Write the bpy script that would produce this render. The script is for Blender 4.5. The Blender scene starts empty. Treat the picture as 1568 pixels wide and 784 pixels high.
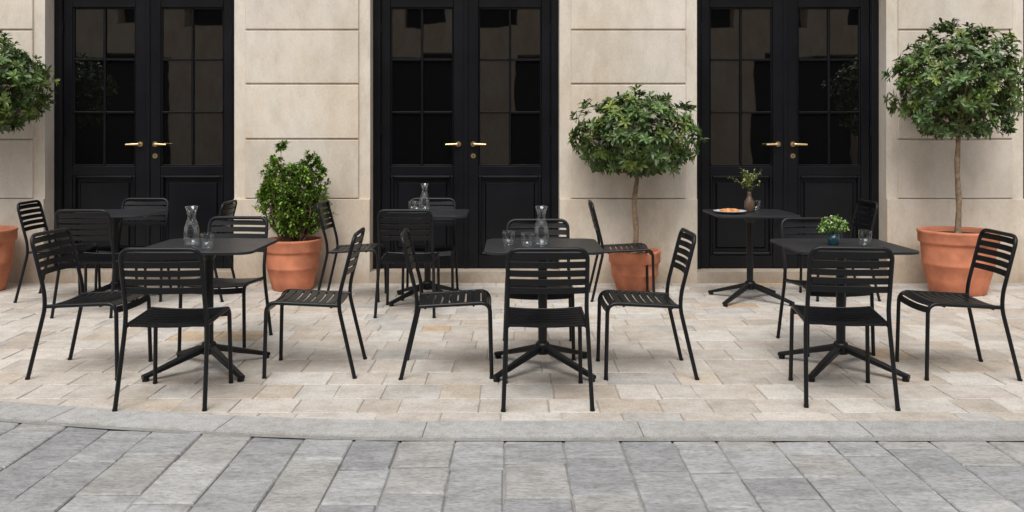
import bpy, math, random
from mathutils import Vector, Matrix, noise
R = random.Random(7)
scene = bpy.context.scene
scene.view_settings.view_transform = 'Standard'
scene.view_settings.look = 'None'
scene.view_settings.exposure = 0

# ------------------------------------------------------------------ materials
def new_mat(name):
    m = bpy.data.materials.new(name); m.use_nodes = True
    nt = m.node_tree
    return m, nt, nt.nodes['Principled BSDF']

def simple(name, col, rough=0.5, metal=0.0, bump=0.0, bscale=200, spec=0.5, var=0.0, vscale=8):
    m, nt, b = new_mat(name)
    b.inputs['Base Color'].default_value = (*col, 1)
    b.inputs['Roughness'].default_value = rough
    b.inputs['Metallic'].default_value = metal
    b.inputs['Specular IOR Level'].default_value = spec
    tc = nt.nodes.new('ShaderNodeTexCoord')
    if var > 0:
        n = nt.nodes.new('ShaderNodeTexNoise'); n.inputs['Scale'].default_value = vscale
        n.inputs['Detail'].default_value = 4
        nt.links.new(tc.outputs['Object'], n.inputs['Vector'])
        r = nt.nodes.new('ShaderNodeValToRGB')
        r.color_ramp.elements[0].position = 0.3; r.color_ramp.elements[1].position = 0.7
        r.color_ramp.elements[0].color = (*[c*(1-var) for c in col], 1)
        r.color_ramp.elements[1].color = (*[min(1, c*(1+var)) for c in col], 1)
        nt.links.new(n.outputs['Fac'], r.inputs['Fac'])
        nt.links.new(r.outputs['Color'], b.inputs['Base Color'])
        mr = nt.nodes.new('ShaderNodeMapRange')
        mr.inputs['To Min'].default_value = rough-0.08; mr.inputs['To Max'].default_value = rough+0.1
        nt.links.new(n.outputs['Fac'], mr.inputs['Value']); nt.links.new(mr.outputs['Result'], b.inputs['Roughness'])
    if bump > 0:
        n = nt.nodes.new('ShaderNodeTexNoise'); n.inputs['Scale'].default_value = bscale
        n.inputs['Detail'].default_value = 3
        nt.links.new(tc.outputs['Object'], n.inputs['Vector'])
        bp = nt.nodes.new('ShaderNodeBump'); bp.inputs['Strength'].default_value = bump
        bp.inputs['Distance'].default_value = 0.002
        nt.links.new(n.outputs['Fac'], bp.inputs['Height']); nt.links.new(bp.outputs['Normal'], b.inputs['Normal'])
    return m

def stone(name, rough=0.8, s1=1.3, s2=14, s3=90, a1=0.2, a2=0.16, a3=0.15, bump=0.4, bdist=0.004, stain=(0.75,0.68,0.58), bsc=30, grime=False, stretch=(1,1,1), light=0.0, lcol_=(0.66,0.63,0.59)):
    """colour from per-stone attribute, broken up by three scales of noise"""
    m, nt, b = new_mat(name)
    L = nt.links
    at = nt.nodes.new('ShaderNodeAttribute'); at.attribute_name = 'Col'
    tc = nt.nodes.new('ShaderNodeTexCoord')
    mp = nt.nodes.new('ShaderNodeMapping'); mp.inputs['Scale'].default_value = stretch
    L.new(tc.outputs['Object'], mp.inputs['Vector'])
    cur = at.outputs['Color']
    for sc, amt, tint, det in ((s1, a1, stain, 5), (s2, a2, (0.55,0.53,0.5), 5), (s3, a3, (0.5,0.48,0.45), 3)):
        n = nt.nodes.new('ShaderNodeTexNoise'); n.inputs['Scale'].default_value = sc
        n.inputs['Detail'].default_value = det; n.inputs['Roughness'].default_value = 0.62
        L.new(mp.outputs[0], n.inputs['Vector'])
        mr = nt.nodes.new('ShaderNodeMapRange'); mr.inputs['From Min'].default_value = 0.42; mr.inputs['From Max'].default_value = 0.72
        mr.inputs['To Min'].default_value = 0; mr.inputs['To Max'].default_value = min(1, amt*2.2)
        L.new(n.outputs['Fac'], mr.inputs['Value'])
        mx = nt.nodes.new('ShaderNodeMix'); mx.data_type = 'RGBA'; mx.blend_type = 'MULTIPLY'
        L.new(mr.outputs['Result'], mx.inputs['Factor']); L.new(cur, mx.inputs['A'])
        mx.inputs['B'].default_value = (*tint, 1)
        cur = mx.outputs['Result']
    if light > 0:   # pale worn / lime patches
        n = nt.nodes.new('ShaderNodeTexNoise'); n.inputs['Scale'].default_value = s2*.55; n.inputs['Detail'].default_value = 6
        n.inputs['Roughness'].default_value = 0.7
        L.new(mp.outputs[0], n.inputs['Vector'])
        mr = nt.nodes.new('ShaderNodeMapRange'); mr.inputs['From Min'].default_value = 0.5; mr.inputs['From Max'].default_value = 0.68
        mr.inputs['To Max'].default_value = light
        L.new(n.outputs['Fac'], mr.inputs['Value'])
        mx = nt.nodes.new('ShaderNodeMix'); mx.data_type = 'RGBA'
        L.new(mr.outputs['Result'], mx.inputs['Factor']); L.new(cur, mx.inputs['A']); mx.inputs['B'].default_value = (*lcol_,1)
        cur = mx.outputs['Result']
    if grime:   # splash-back dirt on the lowest stone courses
        sp = nt.nodes.new('ShaderNodeSeparateXYZ'); L.new(tc.outputs['Object'], sp.inputs[0])
        n = nt.nodes.new('ShaderNodeTexNoise'); n.inputs['Scale'].default_value = 3.5; n.inputs['Detail'].default_value = 6
        L.new(tc.outputs['Object'], n.inputs['Vector'])
        ad = nt.nodes.new('ShaderNodeMath'); ad.operation = 'MULTIPLY_ADD'; ad.inputs[1].default_value = 0.9
        L.new(n.outputs['Fac'], ad.inputs[0])
        ad.inputs[2].default_value = -0.26
        sb = nt.nodes.new('ShaderNodeMath'); sb.operation = 'SUBTRACT'
        L.new(ad.outputs[0], sb.inputs[0]); L.new(sp.outputs['Z'], sb.inputs[1])
        mr = nt.nodes.new('ShaderNodeMapRange'); mr.inputs['From Min'].default_value = -0.25; mr.inputs['From Max'].default_value = 0.25
        mr.inputs['To Max'].default_value = 0.8
        L.new(sb.outputs[0], mr.inputs['Value'])
        mx = nt.nodes.new('ShaderNodeMix'); mx.data_type = 'RGBA'; mx.blend_type = 'MULTIPLY'
        L.new(mr.outputs['Result'], mx.inputs['Factor']); L.new(cur, mx.inputs['A']); mx.inputs['B'].default_value = (0.60,0.54,0.46,1)
        cur = mx.outputs['Result']
    L.new(cur, b.inputs['Base Color'])
    b.inputs['Roughness'].default_value = rough
    b.inputs['Specular IOR Level'].default_value = 0.3
    n = nt.nodes.new('ShaderNodeTexNoise'); n.inputs['Scale'].default_value = bsc; n.inputs['Detail'].default_value = 5
    n.inputs['Roughness'].default_value = 0.65
    L.new(mp.outputs[0], n.inputs['Vector'])
    bp = nt.nodes.new('ShaderNodeBump'); bp.inputs['Strength'].default_value = bump; bp.inputs['Distance'].default_value = bdist
    L.new(n.outputs['Fac'], bp.inputs['Height']); L.new(bp.outputs['Normal'], b.inputs['Normal'])
    return m

def thin_glass(name, col=(0.95,0.965,0.965), base=0.12, edge=0.85):
    """single-walled clear glass: transparent face-on, reflective at grazing angles"""
    m, nt, b = new_mat(name)
    tr = nt.nodes.new('ShaderNodeBsdfTransparent'); tr.inputs['Color'].default_value = (*col,1)
    gl = nt.nodes.new('ShaderNodeBsdfGlossy'); gl.inputs['Roughness'].default_value = 0.05
    lw = nt.nodes.new('ShaderNodeLayerWeight'); lw.inputs['Blend'].default_value = 0.35
    pw = nt.nodes.new('ShaderNodeMath'); pw.operation='POWER'; pw.inputs[1].default_value = 2.0
    mr = nt.nodes.new('ShaderNodeMapRange'); mr.inputs['To Min'].default_value = base; mr.inputs['To Max'].default_value = edge
    nt.links.new(lw.outputs['Facing'], pw.inputs[0]); nt.links.new(pw.outputs[0], mr.inputs['Value'])
    mx = nt.nodes.new('ShaderNodeMixShader')
    nt.links.new(mr.outputs['Result'], mx.inputs[0]); nt.links.new(tr.outputs[0], mx.inputs[1]); nt.links.new(gl.outputs[0], mx.inputs[2])
    nt.links.new(mx.outputs[0], nt.nodes['Material Output'].inputs['Surface'])
    return m

M_wall = stone('limestone', a1=0.30, a2=0.15, a3=0.10, bump=0.22, s1=1.7, s2=6, s3=70, stain=(0.80,0.70,0.57), grime=True, light=.45, lcol_=(.76,.70,.62), stretch=(1,1,.5))
M_beige = stone('sandstone_paving', s1=1.3, s2=9, s3=60, a1=0.30, a2=0.22, a3=0.22, bump=0.5, bdist=0.006, bsc=22, light=.4, stain=(0.76,0.71,0.65))
M_grey = stone('slate_paving', rough=0.66, s1=1.4, s2=7, s3=38, a1=0.22, a2=0.28, a3=0.3, stain=(0.70,0.70,0.72), bump=1.0, bdist=0.018, bsc=9, stretch=(1,1.7,1), light=.25, lcol_=(.56,.555,.55))
M_kerb = stone('kerb_granite', rough=0.75, s1=2, s2=16, s3=110, a1=0.28, a2=0.2, a3=0.3, stain=(0.74,0.72,0.69), bump=0.4, bdist=0.004, bsc=50)
M_metal = simple('black_powder_coat', (0.0055,0.006,0.0075), 0.36, 0.0, 0.15, 600, 0.32, 0.15, 6)
M_top = simple('table_laminate', (0.015,0.0165,0.020), 0.40, 0.0, 0.1, 400, 0.42, 0.15, 5)
M_door = simple('black_door_paint', (0.0042,0.0046,0.0064), 0.30, 0.0, 0.15, 90, 0.32, 0.2, 3)
M_dark = simple('dark_interior', (0.01,0.01,0.01), 0.9)
M_brass = simple('brass', (0.80,0.60,0.32), 0.28, 1.0)
M_soil = simple('potting_soil', (0.03,0.02,0.013), 0.95, 0, 1.0, 60)
M_bark = simple('bark', (0.24,0.17,0.11), 0.85, 0, 0.9, 70, 0.3, 0.4, 30)
M_terra = simple('terracotta', (0.55,0.205,0.115), 0.8, 0, 0.35, 120, 0.2, 0.28, 6)
M_glass = thin_glass('clear_glass')
M_water = thin_glass('water',(0.93,0.95,0.96),0.10,0.45)
M_teal = simple('teal_glazed', (0.01,0.045,0.06), 0.12)
M_china = simple('white_china', (0.8,0.79,0.77), 0.2)
M_food = simple('pastry', (0.62,0.27,0.10), 0.6, 0, 0.8, 120, 0.4, 0.5, 60)

# window pane: dark room behind glossy glass, slightly wavy
M_pane, nt, b = new_mat('window_pane')
b.inputs['Base Color'].default_value = (0.0032,0.0031,0.0031,1)
b.inputs['Roughness'].default_value = 0.015; b.inputs['IOR'].default_value = 2.05
tc = nt.nodes.new('ShaderNodeTexCoord'); n = nt.nodes.new('ShaderNodeTexNoise'); n.inputs['Scale'].default_value = 2.2
nt.links.new(tc.outputs['Object'], n.inputs['Vector'])
bp = nt.nodes.new('ShaderNodeBump'); bp.inputs['Strength'].default_value = 0.10; bp.inputs['Distance'].default_value = 0.008
nt.links.new(n.outputs['Fac'], bp.inputs['Height']); nt.links.new(bp.outputs['Normal'], b.inputs['Normal'])

M_leaf, nt, b = new_mat('leaf')
at = nt.nodes.new('ShaderNodeAttribute'); at.attribute_name = 'Col'
nt.links.new(at.outputs['Color'], b.inputs['Base Color'])
b.inputs['Roughness'].default_value = 0.4; b.inputs['Specular IOR Level'].default_value = 0.45

# ------------------------------------------------------------------ mesh builder
class MB:
    def __init__(s): s.v=[]; s.f=[]; s.m=[]; s.c=[]; s.sm=[]; s.mats=[]
    def mi(s, mat):
        if mat not in s.mats: s.mats.append(mat)
        return s.mats.index(mat)
    def add(s, vs, fs, mat, col=(1,1,1), smooth=False):
        o=len(s.v); s.v.extend([tuple(p) for p in vs]); k=s.mi(mat)
        for f in fs:
            s.f.append(tuple(i+o for i in f)); s.m.append(k); s.c.append(col); s.sm.append(smooth)
    def box(s, x0,x1,y0,y1,z0,z1, mat, col=(1,1,1)):
        vs=[(x,y,z) for z in (z0,z1) for y in (y0,y1) for x in (x0,x1)]
        s.add(vs,[(0,2,3,1),(4,5,7,6),(0,1,5,4),(2,6,7,3),(0,4,6,2),(1,3,7,5)],mat,col)
    def cbox(s, x0,x1,y0,y1,z0,z1, b, mat, col=(1,1,1)):
        """box whose front (-Y) edges are chamfered"""
        vs=[(x0+b,y0,z0+b),(x1-b,y0,z0+b),(x1-b,y0,z1-b),(x0+b,y0,z1-b),
            (x0,y0+b,z0),(x1,y0+b,z0),(x1,y0+b,z1),(x0,y0+b,z1),
            (x0,y1,z0),(x1,y1,z0),(x1,y1,z1),(x0,y1,z1)]
        s.add(vs,[(0,1,2,3),(4,5,1,0),(5,6,2,1),(6,7,3,2),(7,4,0,3),
                  (8,9,5,4),(9,10,6,5),(10,11,7,6),(11,8,4,7),(11,10,9,8)],mat,col)
    def tube(s, pts, r, mat, n=8, col=(1,1,1), caps=True):
        pts=[Vector(p) for p in pts]
        rr = r if isinstance(r,(list,tuple)) else [r]*len(pts)
        vs=[]; fs=[]
        t0=(pts[1]-pts[0]).normalized()
        u=t0.orthogonal().normalized()
        for i,p in enumerate(pts):
            if i==0: t=t0
            elif i==len(pts)-1: t=(pts[i]-pts[i-1]).normalized()
            else: t=((pts[i+1]-pts[i]).normalized()+(pts[i]-pts[i-1]).normalized()).normalized()
            u=(u-t*u.dot(t)).normalized(); w=t.cross(u)
            for k in range(n):
                a=2*math.pi*k/n; vs.append(p+(u*math.cos(a)+w*math.sin(a))*rr[i])
        for i in range(len(pts)-1):
            for k in range(n):
                a=i*n+k; b_=i*n+(k+1)%n; fs.append((a,b_,b_+n,a+n))
        s.add(vs,fs,mat,col,True)
        if caps:
            s.add(vs[:n],[tuple(reversed(range(n)))],mat,col); s.add(vs[-n:],[tuple(range(n))],mat,col)
    def slat(s, pts, W, w, T, t, mat, col=(1,1,1)):
        W=Vector(W).normalized()*w/2; T=Vector(T).normalized()*t/2
        vs=[]; fs=[]
        for p in pts:
            p=Vector(p); vs += [p-W-T,p+W-T,p+W+T,p-W+T]
        m=len(pts)
        for i in range(m-1):
            for k in range(4):
                a=i*4+k; b_=i*4+(k+1)%4; fs.append((a,b_,b_+4,a+4))
        fs += [(3,2,1,0),(m*4-4,m*4-3,m*4-2,m*4-1)]
        s.add(vs,fs,mat,col)
    def lathe(s, prof, mat, c=(0,0,0), n=32, col=(1,1,1), wob=0):
        vs=[];fs=[]
        for (r,z) in prof:
            for k in range(n):
                a=2*math.pi*k/n; q=r*(1+wob*math.sin(3*a+z*9)); vs.append((c[0]+q*math.cos(a),c[1]+q*math.sin(a),c[2]+z))
        for i in range(len(prof)-1):
            for k in range(n):
                a=i*n+k; b_=i*n+(k+1)%n; fs.append((a,b_,b_+n,a+n))
        s.add(vs,fs,mat,col,True)
    def mesh(s,name):
        me=bpy.data.meshes.new(name); me.from_pydata(s.v,[],s.f)
        for m in s.mats: me.materials.append(m)
        me.polygons.foreach_set('material_index',s.m); me.polygons.foreach_set('use_smooth',s.sm)
        ca=me.color_attributes.new('Col','FLOAT_COLOR','CORNER')
        buf=[]
        for f,c in zip(s.f,s.c):
            buf.extend([c[0],c[1],c[2],1.0]*len(f))
        ca.data.foreach_set('color',buf); me.update()
        return me
    def obj(s,name,loc=(0,0,0),rot=0,parent=None):
        o=bpy.data.objects.new(name,s.mesh(name)); bpy.context.collection.objects.link(o)
        o.location=loc; o.rotation_euler=(0,0,rot)
        if parent: o.parent=parent
        return o
def inst(name,me,loc,rot=0,parent=None):
    o=bpy.data.objects.new(name,me); bpy.context.collection.objects.link(o)
    o.location=loc; o.rotation_euler=(0,0,rot)
    if parent: o.parent=parent
    return o
def empty(name,loc=(0,0,0),rot=0):
    o=bpy.data.objects.new(name,None); bpy.context.collection.objects.link(o); o.location=loc; o.rotation_euler=(0,0,rot); o.empty_display_size=0.1
    return o
def fillet(pts, rads, seg=6):
    pts=[Vector(p) for p in pts]; out=[pts[0]]
    for i in range(1,len(pts)-1):
        p=pts[i]; a=(pts[i-1]-p); b_=(pts[i+1]-p); r=min(rads[i-1],a.length*.49,b_.length*.49)
        A=p+a.normalized()*r; B=p+b_.normalized()*r
        for k in range(seg+1):
            t=k/seg; out.append(A*(1-t)**2+p*2*t*(1-t)+B*t*t)
    out.append(pts[-1]); return out

# ------------------------------------------------------------------ ground & paving
g=MB(); g.add([(-80,-80,-0.03),(80,-80,-0.03),(80,80,-0.03),(-80,80,-0.03)],[(0,1,2,3)],M_grey,(0.3,0.3,0.3)); g.obj('ground')
def yb(x):
    t=-x-0.4
    return 4.52+(0.085*t**1.62 if t>0 else 0)
KW=0.235
def jit(c,a):
    k=1+R.uniform(-a,a); return tuple(x*k for x in c)
def stone_block(mb, q, mat, col, h, ch=0.006, tilt=0.0015):
    """q = 4 plan corners ccw"""
    cx=sum(p[0] for p in q)/4; cy=sum(p[1] for p in q)/4
    lo=[(p[0],p[1],-0.02) for p in q]; mid=[(p[0],p[1],h-ch*0.7) for p in q]; top=[]
    for p in q:
        dx=cx-p[0]; dy=cy-p[1]; l=max(1e-4,math.hypot(dx,dy)); k=min(ch*1.4/l,0.4)
        top.append((p[0]+dx*k,p[1]+dy*k,h+R.uniform(-tilt,tilt)))
    fs=[(8,9,10,11)]
    for k in range(4):
        j=(k+1)%4; fs += [(k,j,j+4,k+4),(k+4,j+4,j+8,k+8)]
    mb.add(lo+mid+top,fs,mat,col)

beige_pal=[((0.58,0.525,0.465),5),((0.62,0.57,0.51),5),((0.53,0.475,0.415),3.5),((0.64,0.605,0.555),4),((0.57,0.495,0.415),2),((0.56,0.43,0.30),0.35),((0.50,0.48,0.45),2)]
def pick(p): return R.choices([a for a,_ in p],[b for _,b in p])[0]
pv=MB(); G=0.0024
y=8.75
while y>4.3:
    dy=R.uniform(0.17,0.31); y0=y-dy; x=-9+R.uniform(0,.3)
    while x<9:
        w=R.uniform(0.19,0.42); x1=x+w
        q=[[x+G,y0+G],[x1-G,y0+G],[x1-G,y-G],[x+G,y-G]]
        for p in q:
            p[0]+=R.uniform(-.004,.004); p[1]+=R.uniform(-.003,.003)
        keep=[p[1]>yb(p[0])+G for p in q]
        if any(keep):
            for p in q: p[1]=max(p[1],yb(p[0])+G)
            if min(q[2][1]-q[1][1], q[3][1]-q[0][1])>0.015:
                stone_block(pv,q,M_beige,jit(pick(beige_pal),0.07),0.0+R.uniform(-.0015,.0015),.005,.002)
        x=x1
    y=y0
pavement=pv.obj('stone_pavement')
xs=[-9+i*0.3 for i in range(61)]
strip=[(2*i,2*i+2,2*i+3,2*i+1) for i in range(60)]
j=MB(); vs=[]
for x in xs: vs += [(x,yb(x)+.011,-0.006),(x,8.75,-0.006)]
j.add(vs,strip,M_kerb,(0.44,0.40,0.355)); j.obj('pavement_mortar',parent=pavement)

kb=MB(); x=-9.0
while x<9:
    L_=R.uniform(0.75,1.15); x1=min(x+L_,9.02); n=5; col=jit((0.47,0.465,0.455),0.08)
    def nrm(xx):
        s=(yb(xx+.01)-yb(xx-.01))/.02; l=math.hypot(1,s); return (s/l,-1/l)
    for i in range(n):
        a=x+.002+(x1-x-.004)*i/n; b_=x+.002+(x1-x-.004)*(i+1)/n
        na,nb=nrm(a),nrm(b_)
        z=0.003
        vs2=[(a+na[0]*KW,yb(a)+na[1]*KW,z),(b_+nb[0]*KW,yb(b_)+nb[1]*KW,z),(b_,yb(b_)-.002,z),(a,yb(a)-.002,z),
            (a+na[0]*(KW+.006),yb(a)+na[1]*(KW+.006),-.03),(b_+nb[0]*(KW+.006),yb(b_)+nb[1]*(KW+.006),-.03)]
        kb.add(vs2,[(0,1,2,3),(4,5,1,0)],M_kerb,col)
    x=x1
kerb=kb.obj('kerb')
j=MB(); vs=[]
for x in xs: vs += [(x,yb(x)-KW*1.2,-0.0035),(x,yb(x)+.01,-0.0035)]
j.add(vs,strip,M_kerb,(0.33,0.32,0.30)); j.obj('kerb_mortar',parent=kerb)

gp=MB(); grey_pal=[((0.38,0.38,0.385),5),((0.43,0.43,0.43),4),((0.33,0.332,0.34),3),((0.41,0.40,0.385),2.5),((0.47,0.465,0.46),1.2)]
x=-8.0; G=0.0034
def yk(x): return yb(x)-KW*math.hypot(1,(yb(x+.01)-yb(x-.01))/.02)-0.010
while x<8:
    w=R.uniform(0.205,0.275); x1=x+w; yy=-1.0+R.uniform(0,.4)
    while yy<6.5:
        l=R.uniform(0.22,0.60); y1=yy+l
        q=[[x+G,yy+G],[x1-G,yy+G],[x1-G,y1-G],[x+G,y1-G]]
        for p in q: p[0]+=R.uniform(-.004,.004); p[1]+=R.uniform(-.007,.007)
        if any(p[1]<yk(p[0]) for p in q):
            for p in q: p[1]=min(p[1],yk(p[0]))
            if min(q[2][1]-q[1][1], q[3][1]-q[0][1])>0.015:
                stone_block(gp,q,M_grey,jit(pick(grey_pal),0.05),-0.007+R.uniform(-.003,.003),0.007,0.004)
        yy=y1
    x=x1
street=gp.obj('cobbled_street')
j=MB(); vs=[]
for x in xs: vs += [(x,-1.2,-0.0165),(x,yk(x)+.004,-0.0165)]
j.add(vs,strip,M_kerb,(0.36,0.35,0.335)); j.obj('street_mortar',parent=street)

# ------------------------------------------------------------------ building
K=8.7/8.64
YW=8.70; YD=8.92
bld=empty('stone_building',(0,0,0))
centres=[-6.62*K,-3.5275*K,-0.4465*K,2.6485*K,5.74*K]; HW=0.897*K
ZT=2.95
WC=(0.71,0.64,0.55)
core=MB(); pan=MB()
edges=[-11]+sum([[c-HW,c+HW] for c in centres],[])+[11]
for i in range(0,len(edges),2):
    a,b_=edges[i],edges[i+1]
    core.box(a,b_,YW+.022,YW+.60,-0.02,ZT,M_wall,jit(WC,.02))
    zs=0.80
    cuts=[a,b_]
    if b_-a>2: cuts=[a,a+(b_-a)*.5,b_]
    for k in range(len(cuts)-1):
        pan.cbox(cuts[k]+(.0015 if k else 0),cuts[k+1],YW-.006,YW+.0215,-0.01,zs,.004,M_wall,jit((0.68,0.605,0.51),.04))
    pa=a+0.108*K if a>-11 else a; pb=b_-0.108*K if b_<11 else b_
    zl=[0.808,1.37,1.895,2.41,2.93,3.45,3.97,4.5]
    for k in range(3):
        pan.cbox(pa,pb,YW,YW+.0215,zl[k]+(.008 if k else 0),zl[k+1]-.008,.005,M_wall,jit(WC,.06))
    pan.cbox(pa,pb,YW,YW+.0215,zl[3]+.008,zl[4]-.008,.005,M_wall,jit(WC,.06))
core.box(-11,11,YW+.022,YW+.60,ZT,7.2,M_wall,WC)
for k in range(6):
    x=-11
    while x<11:
        w=R.uniform(1.1,1.7); pan.cbox(x,min(x+w,11),YW,YW+.0215,3.0+k*.52,3.0+k*.52+.508,.005,M_wall,jit(WC,.05)); x+=w+.006
pan.box(-11,11,YW-.12,YW+.02,6.3,6.5,M_wall,WC)
for c in centres:
    core.box(c-HW-.0,c+HW+.0,YW-.002,YW+.60,-0.02,0.105,M_wall,(0.52,0.46,0.39))
core.obj('walls',parent=bld); pan.obj('stone_panels',parent=bld)

# double door
def build_door():
    d=MB(); z0=.107
    W=HW-.001
    d.box(-W,W,.075,.10,z0,ZT-.001,M_dark)
    for s in (-1,1):
        def bx(xa,xb,ya,yb_,za,zb,b=.004,mat=M_door):
            xa,xb=sorted((s*xa,s*xb)); d.cbox(xa,xb,ya,yb_,za,zb,b,mat)
        bx(.832,W,-.03,.074,z0,ZT-.002,.006)
        bx(.824,.8315,-.012,.074,z0,2.80,.002)
        bx(.738,.822,0,.06,z0+.006,2.785)
        bx(.006,.122,0,.06,z0+.006,2.785)
        bx(.1225,.7375,.001,.06,2.655,2.784)
        bx(.1225,.7375,.001,.06,1.015,1.105)
        bx(.1225,.7375,.001,.06,z0+.007,.235)
        for (xa,xb,za,zb) in ((.1225,.137,1.1055,2.6545),(.723,.7375,1.1055,2.6545),(.1375,.7225,1.1055,1.12),(.1375,.7225,2.64,2.6545)):
            bx(xa,xb,.010,.055,za,zb,.006)
        bx(.419,.441,.006,.05,1.1205,2.6395,.006)
        for zz in (1.63,2.145):
            bx(.1375,.4185,.007,.05,zz-.011,zz+.011,.006); bx(.4415,.7225,.007,.05,zz-.011,zz+.011,.006)
        bx(.1235,.7365,.034,.058,.2355,1.0145,.001)
        for (xa,xb,za,zb) in ((.1235,.152,.2365,1.0135),(.708,.7365,.2365,1.0135),(.1525,.7075,.2365,.265),(.1525,.7075,.985,1.0135)):
            bx(xa,xb,-.006,.033,za,zb,.010)
        bx(.185,.675,.016,.0335,.30,.95,.014)
        for xa,xb in ((.1375,.4185),(.4415,.7225)):
            for za,zb in ((1.1205,1.6185),(1.6415,2.1335),(2.1565,2.6395)):
                e=[R.uniform(-.0008,.0008) for _ in range(3)]
                yy=lambda u,v: .030+e[0]*u+e[1]*v
                a_,b2=(s*xa,s*xb) if s>0 else (s*xb,s*xa)
                d.add([(a_,yy(-1,-1),za),(b2,yy(1,-1),za),(b2,yy(1,1),zb),(a_,yy(-1,1),zb)],[(0,1,2,3)],M_pane)
        for zz in (.45,1.45,2.45): d.tube([(s*.826,-.016,zz-.045),(s*.826,-.016,zz+.045)],.009,M_door,8)
        hx=s*.072; hz=1.32
        dd=[(hx,-.001,hz),(hx,-.010,hz)]
        d.tube(dd,.026,M_brass,20)
        d.tube(fillet([(hx,-.01,hz),(hx,-.05,hz),(hx+s*.125,-.052,hz-.004)],[.018]),[.0115]*8+[.009],M_brass,10)
    d.cbox(-.022,.022,-.014,-.0005,z0+.006,2.785,.005,M_door)
    d.cbox(-.831,.831,-.024,.074,2.787,ZT-.003,.006,M_door)
    d.tube([(.072,-.001,1.205),(.072,-.009,1.205)],.024,M_brass,20)
    d.tube([(.072,-.009,1.21),(.072,-.0105,1.21)],.006,M_dark,8); d.box(.0695,.0745,-.0105,-.009,1.19,1.205,M_dark)
    return d.mesh('french_door')
dm=build_door()
for c in centres: inst('french_door',dm,(c,YD,0),parent=bld)

# building across the street (seen only as reflections in the panes)
op=empty('stone_building',(0,0,0)); ob=MB()
YO=-7.0; OC=(0.72,0.60,0.46)
piers=[(-16,-13.2),(-9.3,-7.5),(-4.6,-3.6),(-0.95,0.0),(2.3,3.1),(5.0,6.7),(9.6,11.0),(14,16)]
for a,b_ in piers: ob.box(a,b_,YO-.5,YO,0,3.6,M_wall,OC)
ob.box(-16,16,YO-.5,YO,3.6,4.4,M_wall,OC)
for a in range(-16,16,2): ob.box(a,a+1.0,YO-.5,YO,4.4,6.3,M_wall,OC)
ob.box(-16,16,YO-.5,YO+.15,6.3,7.0,M_wall,OC)
ob.box(-16,16,YO-.9,YO-.55,0,6.3,M_dark)
ob.obj('facade',parent=op)

# ------------------------------------------------------------------ furniture
def build_chair():
    c=MB(); r=.0118
    pts=[(-.228,.29,0),(-.213,.195,.41),(-.206,.203,.50),(-.205,.287,.828),(.205,.287,.828),(.206,.203,.50),(.213,.195,.41),(.228,.29,0)]
    c.tube(fillet(pts,[.12,.04,.06,.06,.04,.12]),r,M_metal,10)
    for s in (-1,1):
        p=[(s*.214,-.235,0),(s*.207,-.225,.44),(s*.205,.20,.418)]
        c.tube(fillet(p,[.062],10),r,M_metal,10)
        for q in ((s*.228,.29),(s*.214,-.235)): c.tube([(q[0],q[1],0),(q[0],q[1],.012)],.0135,M_metal,10)
    c.tube([(-.205,-.13,.424),(.205,-.13,.424)],.008,M_metal,8); c.tube([(-.205,.15,.41),(.205,.15,.41)],.008,M_metal,8)
    X=[-.203+.406*i/8 for i in range(9)]
    def seat(y,z,W,T):
        c.slat([(x,y,z-.010*(1-(x/.2)**2)) for x in X],W,.037,T,.007,M_metal)
    for a in (160,118):
        a=math.radians(a); y=-.165+.061*math.cos(a); z=.378+.061*math.sin(a)
        seat(y,z+.004,(0,-math.sin(a),math.cos(a)),(0,math.cos(a),math.sin(a)))
    y=-.152
    while y<.18:
        seat(y,.442-(y+.165)*.06,(0,1,-.06),(0,.06,1)); y+=.047
    f=lambda z:.203+(z-.5)/.328*.084
    for zc in (.793,.747,.701,.655,.609):
        c.slat([(x,f(zc)+.022*(1-(x/.2)**2),zc) for x in X],(0,.25,1),.034,(0,1,-.25),.006,M_metal)
    return c.mesh('bistro_chair')
cm=build_chair()
deg=math.radians
chairs=[(-1.81,4.97,180),(.18,4.97,180),(1.79,5.01,172),
 (-2.50,5.50,88),(-1.21,5.53,-87),(-.36,5.51,91),(.775,5.50,-90),(2.63,5.48,-91),
 (-1.94,6.17,-2),(.175,5.98,1),(2.09,6.08,2),
 (-.823,7.34,180),(-.72,8.02,0),(-1.36,7.93,90),
 (-3.32,7.34,181),(-3.90,7.93,92),(-3.33,8.02,0),(-2.74,7.95,-90),
 (.97,7.95,90),(2.82,7.97,-88)]
for x,y,a in chairs: inst('bistro_chair',cm,(x,y,0),deg(a+R.uniform(-1.5,1.5)))

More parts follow.
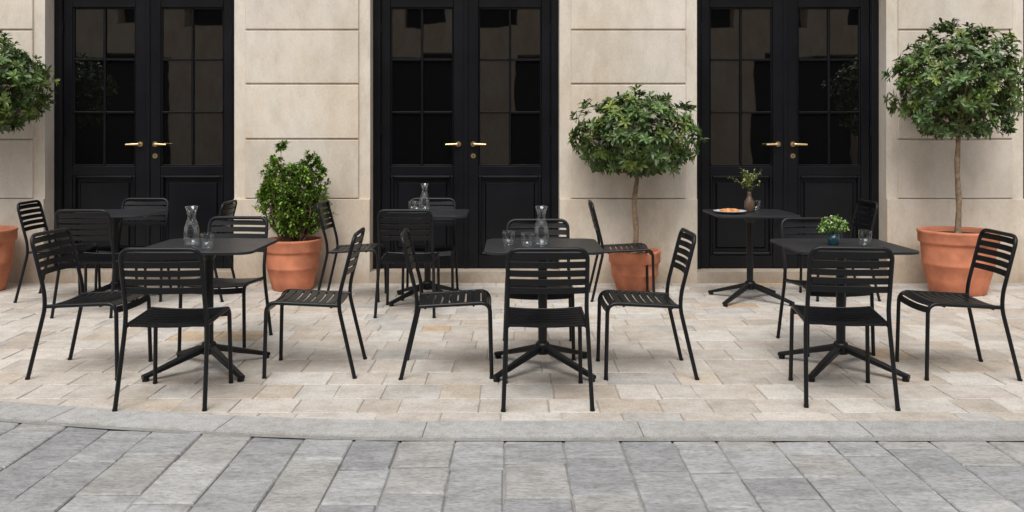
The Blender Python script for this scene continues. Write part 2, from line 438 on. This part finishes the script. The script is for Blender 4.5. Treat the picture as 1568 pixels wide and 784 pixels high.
def build_table():
    t=MB(); h=.345; rc=.075
    def ring(h,rc,z):
        o=[]
        for cx,cy,a0 in ((h-rc,h-rc,0),(-h+rc,h-rc,90),(-h+rc,-h+rc,180),(h-rc,-h+rc,270)):
            for k in range(9):
                a=math.radians(a0+90*k/8); o.append((cx+rc*math.cos(a),cy+rc*math.sin(a),z))
        return o
    rs=[ring(h-.012,rc-.01,.732),ring(h,rc,.735),ring(h,rc,.747),ring(h-.003,rc,.75)]
    n=len(rs[0]); vs=sum(rs,[]); fs=[]
    for i in range(3):
        for k in range(n): a=i*n+k; b_=i*n+(k+1)%n; fs.append((a,b_,b_+n,a+n))
    fs.append(tuple(range(3*n,4*n))); fs.append(tuple(reversed(range(n))))
    t.add(vs,fs,M_top)
    t.tube([(0,0,.10),(0,0,.731)],.0275,M_metal,20)
    t.lathe([(0,.095),(.042,.095),(.046,.11),(.046,.15),(.036,.165),(.027,.168)],M_metal,n=24)
    t.slat([(-.17,0,.722),(.17,0,.722)],(0,1,0),.06,(0,0,1),.018,M_metal); t.slat([(0,-.17,.7215),(0,.17,.7215)],(1,0,0),.06,(0,0,1),.018,M_metal)
    t.lathe([(.027,.66),(.05,.70),(.055,.715)],M_metal,n=20)
    for k in range(4):
        a=math.radians(45+90*k); u=Vector((math.cos(a),math.sin(a),0)); w=Vector((-u.y,u.x,0))
        secs=[(.025,.132,.025,.021),(.20,.082,.022,.017),(.36,.036,.019,.013),(.405,.026,.017,.011)]
        vs=[];fs=[]
        for (rr,z,hw,hh) in secs:
            c=u*rr+Vector((0,0,z))
            for (i,j_) in ((-1,-.6),(-.7,-1),(.7,-1),(1,-.6),(1,.6),(.6,1),(-.6,1),(-1,.6)):
                vs.append(c+w*hw*i+Vector((0,0,hh*j_)))
        for i in range(3):
            for q in range(8): A=i*8+q; B=i*8+(q+1)%8; fs.append((A,B,B+8,A+8))
        fs.append(tuple(range(24,32))); t.add(vs,fs,M_metal)
        t.tube([(u.x*.385,u.y*.385,0),(u.x*.385,u.y*.385,.02)],.02,M_metal,14)
    return t.mesh('cafe_table')
tm=build_table()
for x,y,a in ((-1.83,5.52,0),(.185,5.52,0),(1.985,5.52,1),(2.03,7.80,0),(-.72,7.80,0),(-3.38,7.80,0)):
    inst('cafe_table',tm,(x,y,0),deg(a))

# ------------------------------------------------------------------ table top objects
def carafe():
    m=MB()
    m.lathe([(.036,0.001),(.043,0.001),(.046,.005),(.0465,.06),(.043,.11),(.032,.145),(.024,.165),(.023,.18),(.030,.215),(.038,.235),(.0395,.2365),(.0385,.2375),(.037,.236)],M_glass,n=40)
    m.lathe([(0,.009),(.044,.009),(.0445,.06),(.0412,.107),(.036,.124)],M_water,n=32)
    m.lathe([(.036,.124),(0,.124)],M_water,n=32)
    return m.mesh('water_carafe')
def tumbler(h=.088,water=.03):
    m=MB()
    m.lathe([(.026,.001),(.031,.001),(.033,.004),(.040,h),(.0395,h+.001),(.0385,h)],M_glass,n=32)
    m.lathe([(0,.010),(.030,.010)],M_glass,n=28)
    m.lathe([(.0318,.012),(.0345,.012+water),(0,.012+water)],M_water,n=28)
    return m.mesh('drinking_glass')
ca=carafe(); tu=tumbler(); ZT_=.7505
for x,y in ((-1.91,5.45),(.175,5.45),(-.76,7.95)): inst('water_carafe',ca,(x,y,ZT_))
for x,y in ((-1.775,5.33),(-.02,5.46),(.09,5.36),(2.12,5.49),(-.86,7.93),(-.815,7.84),(2.13,7.98)): inst('drinking_glass',tu,(x,y,ZT_))

def leaf(mb,p,d,up,L,W,col,mat=None,droop=.2):
    d=d.normalized(); s=d.cross(up)
    if s.length<1e-3: s=d.orthogonal()
    s.normalize(); n=s.cross(d)
    A=p+d*L*.38-n*L*.02; B=p+d*L*.72-n*droop*L*.35; T=p+d*L-n*droop*L
    f=n*W*.22
    vs=[p, A-s*W*.42+f, A, A+s*W*.42+f, B-s*W*.45+f, B, B+s*W*.45+f, T]
    mb.add(vs,[(0,2,1),(0,3,2),(1,2,5,4),(2,3,6,5),(4,5,7),(5,6,7)],mat or M_leaf,col,True)
def rnd_dir():
    while True:
        v=Vector((R.uniform(-1,1),R.uniform(-1,1),R.uniform(-1,1)))
        if .01<v.length<1: return v.normalized()
def lcol(base,k,y=0):
    return (base[0]*k*(1+y),base[1]*k*(1+.4*y),base[2]*k*(1-.2*y))

def crown(c,rad,n,L,base,seed,skirt=0.0):
    mb=MB(); off=Vector((seed*7.3,seed*3.1,0))
    for i in range(n):
        d=rnd_dir()
        if R.random()<.28: rr=R.uniform(.3,.8)
        else: rr=1-abs(R.gauss(0,.09))
        bump=1+.30*(noise.noise(d*2.3+off))+.14*noise.noise(d*5.5+off)
        gapn=noise.noise(d*3.4+off*2)
        if gapn<-.28 and rr>.8 and R.random()<.65: continue
        p=Vector((d.x*rad[0],d.y*rad[1],d.z*rad[2]))*rr*bump
        if p.z<-rad[2]*.72: p.z=-rad[2]*(.72+R.uniform(0,.12))
        out=(Vector((d.x,d.y,d.z*.8))+Vector((0,0,.45))+rnd_dir()*.5).normalized()
        if skirt and d.z<-.1: out=(Vector((d.x,d.y,-.2*skirt))+rnd_dir()*.4).normalized()
        shade=R.uniform(.55,1.35)*(1.0+.5*max(0,gapn))
        yl=R.uniform(-.05,.4) if R.random()<.72 else R.uniform(.5,1.1)
        k=R.randint(7,10); o1=out.orthogonal().normalized(); o2=out.cross(o1)
        P=c+p
        for q in range(k):
            a=2*math.pi*q/k+R.uniform(-.3,.3); el=R.uniform(.1,.95)
            dd=(o1*math.cos(a)+o2*math.sin(a))*math.cos(el)+out*math.sin(el)
            l=L*R.uniform(.65,1.2)
            leaf(mb,P-out*R.uniform(0,.02),dd,out,l,l*.36,lcol(base,shade*R.uniform(.75,1.25),yl),droop=R.uniform(.05,.4))
    return mb
def pot(name_parent,r,h,soil_drop=.04,rimh=.11):
    m=MB(); rb=r*.70
    prof=[(0,0),(rb-.01,0),(rb,.01)]
    zr=h-rimh
    prof += [(rb+(r*.88-rb)*t,.01+(zr*.55-.01)*t) for t in (.5,1)]
    prof += [(r*.895,zr*.56),(r*.90,zr*.60),(r*.895,zr*.62)]
    prof += [(r*.93,zr-.02),(r*.935,zr-.004),(r*.985,zr),(r,zr+.012),(r,h-.03),(r*1.02,h-.02),(r*1.02,h-.006),(r*.995,h),(r*.93,h),(r*.90,h-.02),(r*.88,h-soil_drop-.03)]
    m.lathe(prof,M_terra,n=48)
    m.lathe([(r*.89,h-soil_drop-.01),(r*.6,h-soil_drop+.006),(r*.3,h-soil_drop+.012),(0,h-soil_drop+.015)],M_soil,n=30)
    return m.obj('terracotta_pot',parent=name_parent)
def trunk_to(mb,p0,p1,r0,r1,crook,branches,c,rad):
    pts=[];rs=[];n=14
    for i in range(n+1):
        t=i/n; w=math.sin(t*math.pi)
        pts.append(Vector(p0).lerp(Vector(p1),t)+Vector((crook*math.sin(t*9)*w,crook*math.cos(t*7)*w,0)))
        rs.append((r0+(r1-r0)*t)*(1+.12*math.sin(t*23)+R.uniform(-.05,.05))*(1.35 if i==0 else 1))
    mb.tube(pts,rs,M_bark,10)
    for k in range(branches):
        d=rnd_dir(); d.z=abs(d.z)*.8-.1; e=c+Vector((d.x*rad[0],d.y*rad[1],d.z*rad[2]))*.85
        s=pts[-1-R.randint(0,3)]; mid=s.lerp(e,.5)+Vector((0,0,-.03))
        mb.tube([s,s.lerp(mid,.5)+Vector((0,0,.02)),mid,e],[r1*.75,r1*.6,r1*.45,r1*.2],M_bark,6)

DG=(0.062,0.118,0.034)
def tree(x,y,pr,ph,cz,rad,n,L,seed,r0,crook,skirt=0,cx=0,soil=.04):
    e=empty('potted_laurel_tree',(x,y,0)); pot(e,pr,ph,soil)
    c=Vector((cx,0,cz)); tb=MB(); trunk_to(tb,(0,0,ph-soil-.02),(cx*.8,0,cz-rad[2]*.45),r0,r0*.75,crook,16,c,rad)
    tb.obj('trunk',parent=e)
    crown(c,rad,n,L,DG,seed,skirt).obj('crown',parent=e)
tree(1.12,8.36,.235,.36,1.41,(.56,.44,.39),740,.074,1,.027,.018,1.0,cx=.03)
tree(4.0,8.20,.335,.56,1.86,(.56,.46,.52),920,.070,2,.026,.012,0.2)
tree(-4.84,8.28,.32,.56,1.85,(.60,.44,.46),860,.070,3,.027,.015,0.3)

# upright shrub
e=empty('potted_boxwood_shrub',(-2.01,8.38,0)); pot(e,.26,.46)
mb=MB(); tb=MB()
stems=[((-.11,0,.88)),((.14,.0,.80)),((0,-.08,.66)),((-.22,.03,.66)),((.26,.02,.64)),((.03,.1,.70)),((-.26,-.05,.48)),((.28,-.06,.46)),((0,-.17,.52)),((-.13,-.12,.72)),((.15,-.13,.64)),((.05,-.02,.62)),((-.19,-.1,.56)),((.21,-.12,.56)),((-.07,-.15,.60)),((.09,-.06,.66)),((-.17,.05,.78)),((.20,.05,.72))]
for (tx,ty,h) in stems:
    base=Vector((tx*.3,ty*.3,.42)); top=Vector((tx,ty,.44+h))
    mid=base.lerp(top,.45)+Vector((tx*.25,ty*.25,0))
    tb.tube([base,mid,top],[.009,.006,.002],M_bark,6)
    for k in range(30):
        t=R.uniform(.08,1); p=base.lerp(mid,t/.45) if t<.45 else mid.lerp(top,(t-.45)/.55)
        spread=.15*(1-t)**.6+.04
        d=rnd_dir(); d.z=abs(d.z)*.7+.35; d.normalize()
        q=p+d*spread*R.uniform(.6,1.3)
        tb.tube([p,q],[.003,.0015],M_bark,4,caps=False)
        sh=R.uniform(.6,1.35); yl=R.uniform(.1,.9)
        for m_ in range(22):
            u=R.uniform(-.3,1.1); pp=p.lerp(q,.5+u*.5)+rnd_dir()*.008; dd=(d*.8+rnd_dir()).normalized()
            l=R.uniform(.030,.050); leaf(mb,pp,dd,Vector((0,0,1)),l,l*.52,lcol((.115,.225,.040),sh*R.uniform(.7,1.3),yl*.6),droop=.1)
mb.obj('foliage',parent=e); tb.obj('stems',parent=e)

# small flower pot on the right front table
e=empty('flower_vase',(1.94,5.52,ZT_)); m=MB()
m.lathe([(0,0),(.028,0),(.031,.004),(.037,.068),(.034,.068),(.030,.05),(0,.05)],M_teal,n=24); m.obj('vase',parent=e)
m=MB(); M_pet=simple('petal',(0.72,0.74,0.50),0.6)
for i in range(70):
    d=rnd_dir(); d.z=abs(d.z)*.9+.15; p=Vector((d.x*.08,d.y*.06,.075+d.z*.085))*1.0
    m.tube([(0,0,.055),tuple(p*.6+Vector((0,0,.02))),tuple(p)],[.001,.001,.0008],M_leaf,4,(.07,.14,.03),caps=False)
    for k in range(4):
        l=R.uniform(.016,.028); leaf(m,p+rnd_dir()*.01,rnd_dir(),Vector((0,0,1)),l,l*.55,lcol((.13,.27,.06),R.uniform(.7,1.4),.3))
    if R.random()<.35:
        for k in range(5):
            leaf(m,p+Vector((0,0,.008)),rnd_dir()+Vector((0,0,.5)),Vector((0,0,1)),.013,.010,(1,1,1),M_pet)
m.obj('flowers',parent=e)
# stoneware bottle with sprigs on back table
e=empty('flower_vase',(2.04,7.86,ZT_)); m=MB()
m.lathe([(0,0),(.036,0),(.042,.008),(.044,.05),(.040,.09),(.022,.125),(.016,.15),(.019,.175),(.016,.175),(.013,.15),(.013,.13),(0,.12)],simple('amber_stoneware',(.10,.065,.04),.2),n=24)
m.obj('vase',parent=e)
m=MB()
for i in range(20):
    d=rnd_dir(); d.z=abs(d.z)+.7; d.normalize(); L_=R.uniform(.12,.23)
    pts=[Vector((0,0,.15))+Vector((d.x*t*t*L_,d.y*t*t*L_,d.z*t*L_+.02*t)) for t in (0,.3,.6,1)]
    m.tube(pts,.0012,M_leaf,4,(.08,.13,.04),caps=False)
    for k in range(18):
        t=R.uniform(.4,1); p=Vector((0,0,.15))+Vector((d.x*t*t*L_,d.y*t*t*L_,d.z*t*L_+.02*t))
        l=R.uniform(.018,.034); leaf(m,p,rnd_dir()+Vector((0,0,.3)),Vector((0,0,1)),l,l*.45,lcol((.17,.22,.08),R.uniform(.5,1.5),.3))
m.obj('sprigs',parent=e)
# plate with pastries
e=empty('pastry_plate',(1.84,7.72,ZT_)); m=MB()
m.lathe([(0,.001),(.06,.001),(.075,.004),(.135,.019),(.138,.023),(.128,.022),(.075,.009),(0,.008)],M_china,n=40); m.obj('plate',parent=e)
m=MB()
for (px,py,sx) in ((-.045,0,.036),(.035,.02,.04),(.04,-.035,.032),(-.03,-.05,.03),(0,.045,.03)):
    prof=[(0,.009),(sx,.011),(sx*1.1,.020),(sx*.8,.033),(sx*.3,.038),(0,.039)]
    m.lathe(prof,M_food,c=(px,py,0),n=14,wob=.12)
m.obj('pastries',parent=e)

# a few dry leaves blown onto the paving
fl=MB()
for i in range(22):
    x=R.uniform(-4.5,4.8); y=R.choice([R.uniform(7.6,8.6),R.uniform(5.8,8.4)])
    l=R.uniform(.02,.038); a=R.uniform(0,6.28)
    leaf(fl,Vector((x,y,.006)),Vector((math.cos(a),math.sin(a),.06)),Vector((0,0,1)),l,l*.45,R.choice([(.22,.14,.06),(.15,.13,.05),(.14,.15,.05)]),droop=.1)
fl.obj('fallen_leaves')

# ------------------------------------------------------------------ light
w=bpy.data.worlds.new('World'); scene.world=w; w.use_nodes=True; nt=w.node_tree
bg=nt.nodes['Background']; sky=nt.nodes.new('ShaderNodeTexSky'); sky.sky_type='NISHITA'; sky.sun_disc=False
SE,SR=math.radians(56),math.radians(192)
sky.sun_elevation=SE; sky.sun_rotation=SR; sky.air_density=1.0; sky.dust_density=3.0; sky.ozone_density=1.0
hs=nt.nodes.new('ShaderNodeHueSaturation'); hs.inputs['Saturation'].default_value=0.25
nt.links.new(sky.outputs[0],hs.inputs['Color']); nt.links.new(hs.outputs[0],bg.inputs['Color'])
bg.inputs['Strength'].default_value=0.145
sd=bpy.data.lights.new('sun','SUN'); sd.energy=2.4; sd.angle=math.radians(42); sd.color=(1,.985,.965)
so=bpy.data.objects.new('sun',sd); bpy.context.collection.objects.link(so)
D=Vector((math.sin(SR)*math.cos(SE),math.cos(SR)*math.cos(SE),math.sin(SE)))
so.rotation_euler=D.to_track_quat('Z','Y').to_euler()

# ------------------------------------------------------------------ camera
cd=bpy.data.cameras.new('camera'); co=bpy.data.objects.new('camera',cd); bpy.context.collection.objects.link(co)
co.location=(0,0,1.42); co.rotation_euler=(math.radians(90),0,0)
cd.sensor_width=36; cd.lens=36*1400/1568; cd.shift_y=-187/1568; cd.clip_end=500; cd.clip_start=.05
scene.camera=co
